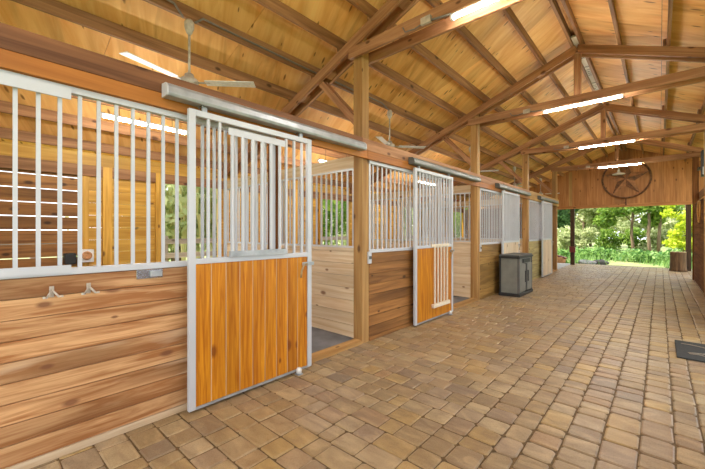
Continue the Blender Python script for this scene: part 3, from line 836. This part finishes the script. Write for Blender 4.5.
def tree(c, h, r0, blobs, mat, n, ls, label, name='tree', lean=0., seed=0, cat='tree', moss=0):
    rg = np.random.default_rng(seed+5); c = Vector(c)
    t = thing(name, c, label, cat)
    mb = MB()
    if h > 0:
        k = 7; pts = [c+Vector((lean*h*(i/k)**1.3+.05*math.sin(i*1.7+seed), .05*math.cos(i*2.1+seed), h*i/k)) for i in range(k+1)]
        mb.tube(pts, [r0*(1.15-.6*i/k) for i in range(k+1)], 9); 
        for q, b in enumerate(blobs[:6]):
            e = c+Vector(b[0]); st = pts[min(k, 3+q % 4)]; mid = st.lerp(e, .5)+Vector((0, 0, .15))
            mb.tube([st, mid, e], [r0*.4, r0*.28, r0*.12], 6)
        mb.build('trunk', 'bark', t)
    P = []; per = n//len(blobs)
    for (o, rad) in blobs:
        d = rg.normal(size=(per, 3)); d /= np.linalg.norm(d, axis=1)[:, None]
        rr = rg.random(per)**.45
        P.append(np.array(c)+np.array(o)+d*rr[:, None]*np.array(rad))
    P = np.concatenate(P); P[:, 2] = np.maximum(P[:, 2], .0); N = len(P)
    u = rg.normal(size=(N, 3)); u /= np.linalg.norm(u, axis=1)[:, None]
    w = np.cross(u, rg.normal(size=(N, 3))); w /= np.linalg.norm(w, axis=1)[:, None]
    s = ls*(.6+.8*rg.random(N))[:, None]
    V = np.stack([P-u*s, P+w*s*.5, P+u*s, P-w*s*.5], 1).reshape(-1, 3)-np.array(c)
    me = bpy.data.meshes.new('foliage'); me.from_pydata(V.tolist(), [], np.arange(4*N).reshape(-1, 4).tolist())
    at = me.attributes.new('rnd', 'FLOAT', 'FACE'); at.data.foreach_set('value', rg.random(N).astype(np.float32))
    me.materials.append(M[mat]); o = bpy.data.objects.new('foliage', me); LINK(o); o.parent = t; o['kind'] = 'stuff'
    if moss:
        V = []; Fc = []
        for _ in range(moss):
            b = blobs[rg.integers(len(blobs))]; p = np.array(c)*0+np.array(b[0])+rg.normal(size=3)*np.array(b[1])*.55; L = .6+rg.random()*1.3; a = rg.random()*6.28; ww = .04+.07*rg.random()
            dx, dy = math.cos(a)*ww, math.sin(a)*ww; i = len(V)
            V += [(p[0]-dx, p[1]-dy, p[2]), (p[0]+dx, p[1]+dy, p[2]), (p[0]+dx*.7+.05, p[1]+dy*.7, p[2]-L*.6), (p[0], p[1]+.04, p[2]-L)]; Fc.append((i, i+1, i+2, i+3))
        me = bpy.data.meshes.new('hanging_moss'); me.from_pydata(V, [], Fc)
        at = me.attributes.new('rnd', 'FLOAT', 'FACE'); at.data.foreach_set('value', rg.random(len(Fc)).astype(np.float32))
        me.materials.append(M['moss']); o = bpy.data.objects.new('hanging_moss', me); LINK(o); o.parent = t; o['kind'] = 'stuff'
    return t
def crown(z, spread, n, seed, r=(1.2, 1.2, .9)):
    rg = random.Random(seed); return [((rg.uniform(-spread, spread), rg.uniform(-spread, spread), z+rg.uniform(-1., 1.2)), tuple(q*rg.uniform(.7, 1.2) for q in r)) for _ in range(n)]
G0 = -.065
# beyond the far doorway
tree((-1.36, 29.2, G0), 5., .085, [((-.9, .2, 3.1), (1.1, .9, .6)), ((.8, 0, 3.4), (1., .9, .6)), ((-.2, .3, 4.4), (1.5, 1.2, .8)), ((-1.5, .4, 2.3), (.7, .7, .5)), ((.9, .5, 2.3), (.5, .6, .4))], 'leaf_mid', 3800, .13, 'tree with a single pale trunk in the middle of the far opening', seed=1)
t2 = tree((-.45, 27.4, G0), 5., .085, [((-.2, .2, 3.3), (1.1, .9, .7)), ((.7, 0, 3.0), (.9, .8, .5)), ((.4, .3, 4.4), (1.4, 1.2, .8)), ((.2, .6, 2.3), (.5, .5, .4))], 'leaf_mid', 3000, .13, 'tree with two close thin trunks right of the opening centre', lean=-.04, seed=2)
mb = MB().tube([(-.08, 27.7, G0), (-.05, 27.7, 1.2), (.05, 27.7, 2.6), (.1, 27.7, 4.)], [.10, .085, .075, .05], 9); mb.build('second_trunk', 'bark', t2)
rg5 = random.Random(9)
tree((.95, 24.6, G0), 3.2, .05, [((rg5.uniform(-.75, .8), rg5.uniform(-.5, .5), rg5.uniform(.7, 3.3)), (.38, .35, .26)) for _ in range(22)], 'leaf_lime', 2600, .10, 'bright yellow-green small tree at the right of the far opening', seed=4)
tree((-6.2, 26.5, G0), 6., .14, [((0, 0, 3.4), (1.5, 1.4, 1.1)), ((1.1, 0, 2.5), (1.0, 1., .7)), ((-1.2, 0, 2.4), (1.3, 1.1, .9)), ((1.7, 0, 3.5), (1.1, 1., .7)), ((-.6, .1, 1.4), (1.1, .9, .6)), ((-2.2, 0, 4.2), (1.4, 1.2, 1.2))], 'leaf_dark', 5200, .14, 'dark green dense tree at the left of the far opening', seed=5)
tree((-4.6, 33.5, G0), 5., .09, crown(2.6, 1.5, 9, 6, (.9, .9, .6)), 'leaf_pale', 4200, .14, 'pale green tree in the hazy background left of the pale trunk', seed=6)
tree((3., 33., G0), 5., .09, crown(2.7, 1.6, 9, 7, (.9, .9, .7)), 'leaf_mid', 4000, .14, 'green tree in the background behind the yellow-green tree', seed=7)
tree((-10.5, 35., G0), 7., .15, crown(3.2, 2.6, 10, 8, (1.5, 1.3, 1.)), 'leaf_dark', 5500, .17, 'dark tree in the background behind the left porch post', seed=8)
tree((-.6, 35.5, G0), 5., .09, crown(2.5, 1.7, 9, 14, (1., .9, .6)), 'leaf_pale', 4200, .14, 'pale tree in the background between the thin trunks', seed=11)
tree((-5.5, 44., G0), 6., .12, crown(2.4, 2.4, 12, 9, (1.8, 1.4, .9)), 'leaf_pale', 5500, .2, 'pale tree line farthest back at the left of the opening', seed=9)
tree((1.8, 45., G0), 6., .12, crown(2.4, 2.4, 12, 10, (1.8, 1.4, .9)), 'leaf_pale', 5500, .2, 'pale tree line farthest back at the right of the opening', seed=10)
tree((9.5, 44., G0), 6., .12, crown(2.8, 2.2, 12, 17, (1.8, 1.4, 1.)), 'leaf_mid', 4500, .2, 'green tree farthest back beside the right porch post', seed=12)
tree((-14.5, 46., G0), 6., .12, crown(2.8, 2.2, 12, 18, (1.8, 1.4, 1.)), 'leaf_mid', 4500, .2, 'green tree farthest back beside the left porch post', seed=13)
for k, (p, q, m, lb) in enumerate((((-4.9, 22.6), (1.3, .8, .35), 'grass', 'leafy green bush behind the left porch post'), ((-2.9, 23.5), (1.1, .7, .4), 'grass', 'leafy green bush left of the opening centre'),
                                  ((-.9, 22.6), (1.0, .7, .36), 'grass', 'leafy green bush at the opening centre'), ((.6, 21.8), (.9, .6, .38), 'grass', 'leafy green bush beside the stump'))):
    tree((p[0], p[1], G0), 0, 0, [((0, 0, q[2]*.8), q), ((q[0]*.5, .1, q[2]*.6), (q[0]*.6, q[1]*.6, q[2]))], m, 900, .10, lb, 'leafy_bush', seed=20+k, cat='bush')
for k, (x, y, m, lb) in enumerate(((-8.2, 31, 'leaf_mid', 'wide shrub behind the left porch post'), (-4.9, 30.2, 'leaf_pale', 'wide pale shrub left of the single trunk'), (-2.3, 31.5, 'leaf_mid', 'wide green shrub just left of the single trunk'),
                                   (.3, 31.2, 'leaf_pale', 'wide pale shrub behind the two thin trunks'), (2.6, 29.6, 'leaf_mid', 'wide green shrub behind the yellow-green tree'), (5.3, 31., 'leaf_mid', 'wide green shrub behind the right porch post'))):
    r6 = random.Random(60+k)
    tree((x, y, G0), 0, 0, [((r6.uniform(-1.2, 1.2), r6.uniform(-.4, .4), r6.uniform(.3, 1.5)), (.6, .5, .4)) for _ in range(9)], m, 2400, .12, lb, 'wide_shrub', seed=60+k, cat='shrub')
# outside the stall windows
WT = [(-11.6, 4.6, 'leaf_pale', 'mossy pale tree seen through the near stall window'), (-13.4, 7.6, 'leaf_mid', 'green mossy tree seen through the bars left of the first post'),
      (-12.2, 11.2, 'leaf_mid', 'green tree seen through the second stall window'), (-14., 15.8, 'leaf_pale', 'pale tree seen through the third stall window'), (-15.5, 20.5, 'leaf_mid', 'green tree outside behind the last stall'), (-12.6, 26.6, 'leaf_mid', 'green tree outside seen through the last stall window'), (-19., 31., 'leaf_pale', 'pale tree outside farthest left of the barn')]
for k, (x, y, m, lb) in enumerate(WT):
    tree((x, y, G0), 5.5, .2, [((0, 0, 3.6), (2., 1.9, 1.4)), ((1., -1.2, 2.4), (1.3, 1.3, 1.2)), ((.6, 1.3, 2.6), (1.4, 1.4, 1.2)), ((-.6, 0, 1.5), (1.6, 1.6, 1.)), ((0, .5, 5.), (2., 2., 1.1))], m, 5500, .13, lb, seed=40+k, moss=260 if k < 2 else 0)
# grass
rg = np.random.default_rng(2); N = 16000
px = rg.uniform(-12, 5, N); py = 18.9+rg.random(N)**1.4*14; hh = .1+.34*rg.random(N); a = rg.random(N)*6.28; w = .012+.015*rg.random(N)
keep = (np.sin(px*1.3)+np.sin(py*.9+px*.4)+rg.normal(size=N)*.5) > (-.2)
px, py, hh, a, w = px[keep], py[keep], hh[keep], a[keep], w[keep]; N = len(px)
V = np.stack([np.stack([px-np.cos(a)*w, py-np.sin(a)*w, np.full(N, -.07)], 1), np.stack([px+np.cos(a)*w, py+np.sin(a)*w, np.full(N, -.07)], 1), np.stack([px+np.sin(a)*hh*.5, py-np.cos(a)*hh*.5, hh-.07], 1)], 1).reshape(-1, 3)
me = bpy.data.meshes.new('meadow_grass'); me.from_pydata(V.tolist(), [], np.arange(3*N).reshape(-1, 3).tolist())
at = me.attributes.new('rnd', 'FLOAT', 'FACE'); at.data.foreach_set('value', rg.random(N).astype(np.float32)); me.materials.append(M['grass'])
o = bpy.data.objects.new('meadow_grass', me); LINK(o); tag(o, 'tall green grass growing beyond the paved doorway', 'grass'); o['kind'] = 'stuff'

# ------------------------------------------------------------------ light
w = bpy.data.worlds.new('sky'); C.world = w; w.use_nodes = True; nt = w.node_tree
bg = nt.nodes['Background']; bg.inputs[1].default_value = 1.9
bg.inputs[0].default_value = (.88, .94, 1., 1)
sun = bpy.data.lights.new('sun', 'SUN'); sun.energy = 6.5; sun.angle = .03; sun.color = (1., .95, .86)
so = bpy.data.objects.new('sun', sun); LINK(so); so.rotation_euler = (math.radians(34), 0, math.radians(-62)); so.location = (0, 10, 12)
# ------------------------------------------------------------------ camera
cam = bpy.data.cameras.new('camera'); co = bpy.data.objects.new('camera', cam); LINK(co)
cam.sensor_width = 36; cam.lens = 345/705*36; cam.shift_y = -2.5/705; cam.clip_start = .02
co.location = (0, 0, 1.45); co.rotation_euler = (math.radians(90), 0, math.atan(307.5/345))
C.camera = co
vs = C.view_settings; vs.view_transform = 'Standard'; vs.look = 'None'; vs.gamma = 1; vs.use_curve_mapping = False; vs.exposure = .62
C.cycles.max_bounces = 8; C.cycles.diffuse_bounces = 5; C.cycles.transparent_max_bounces = 8
C.cycles.sample_clamp_indirect = 6
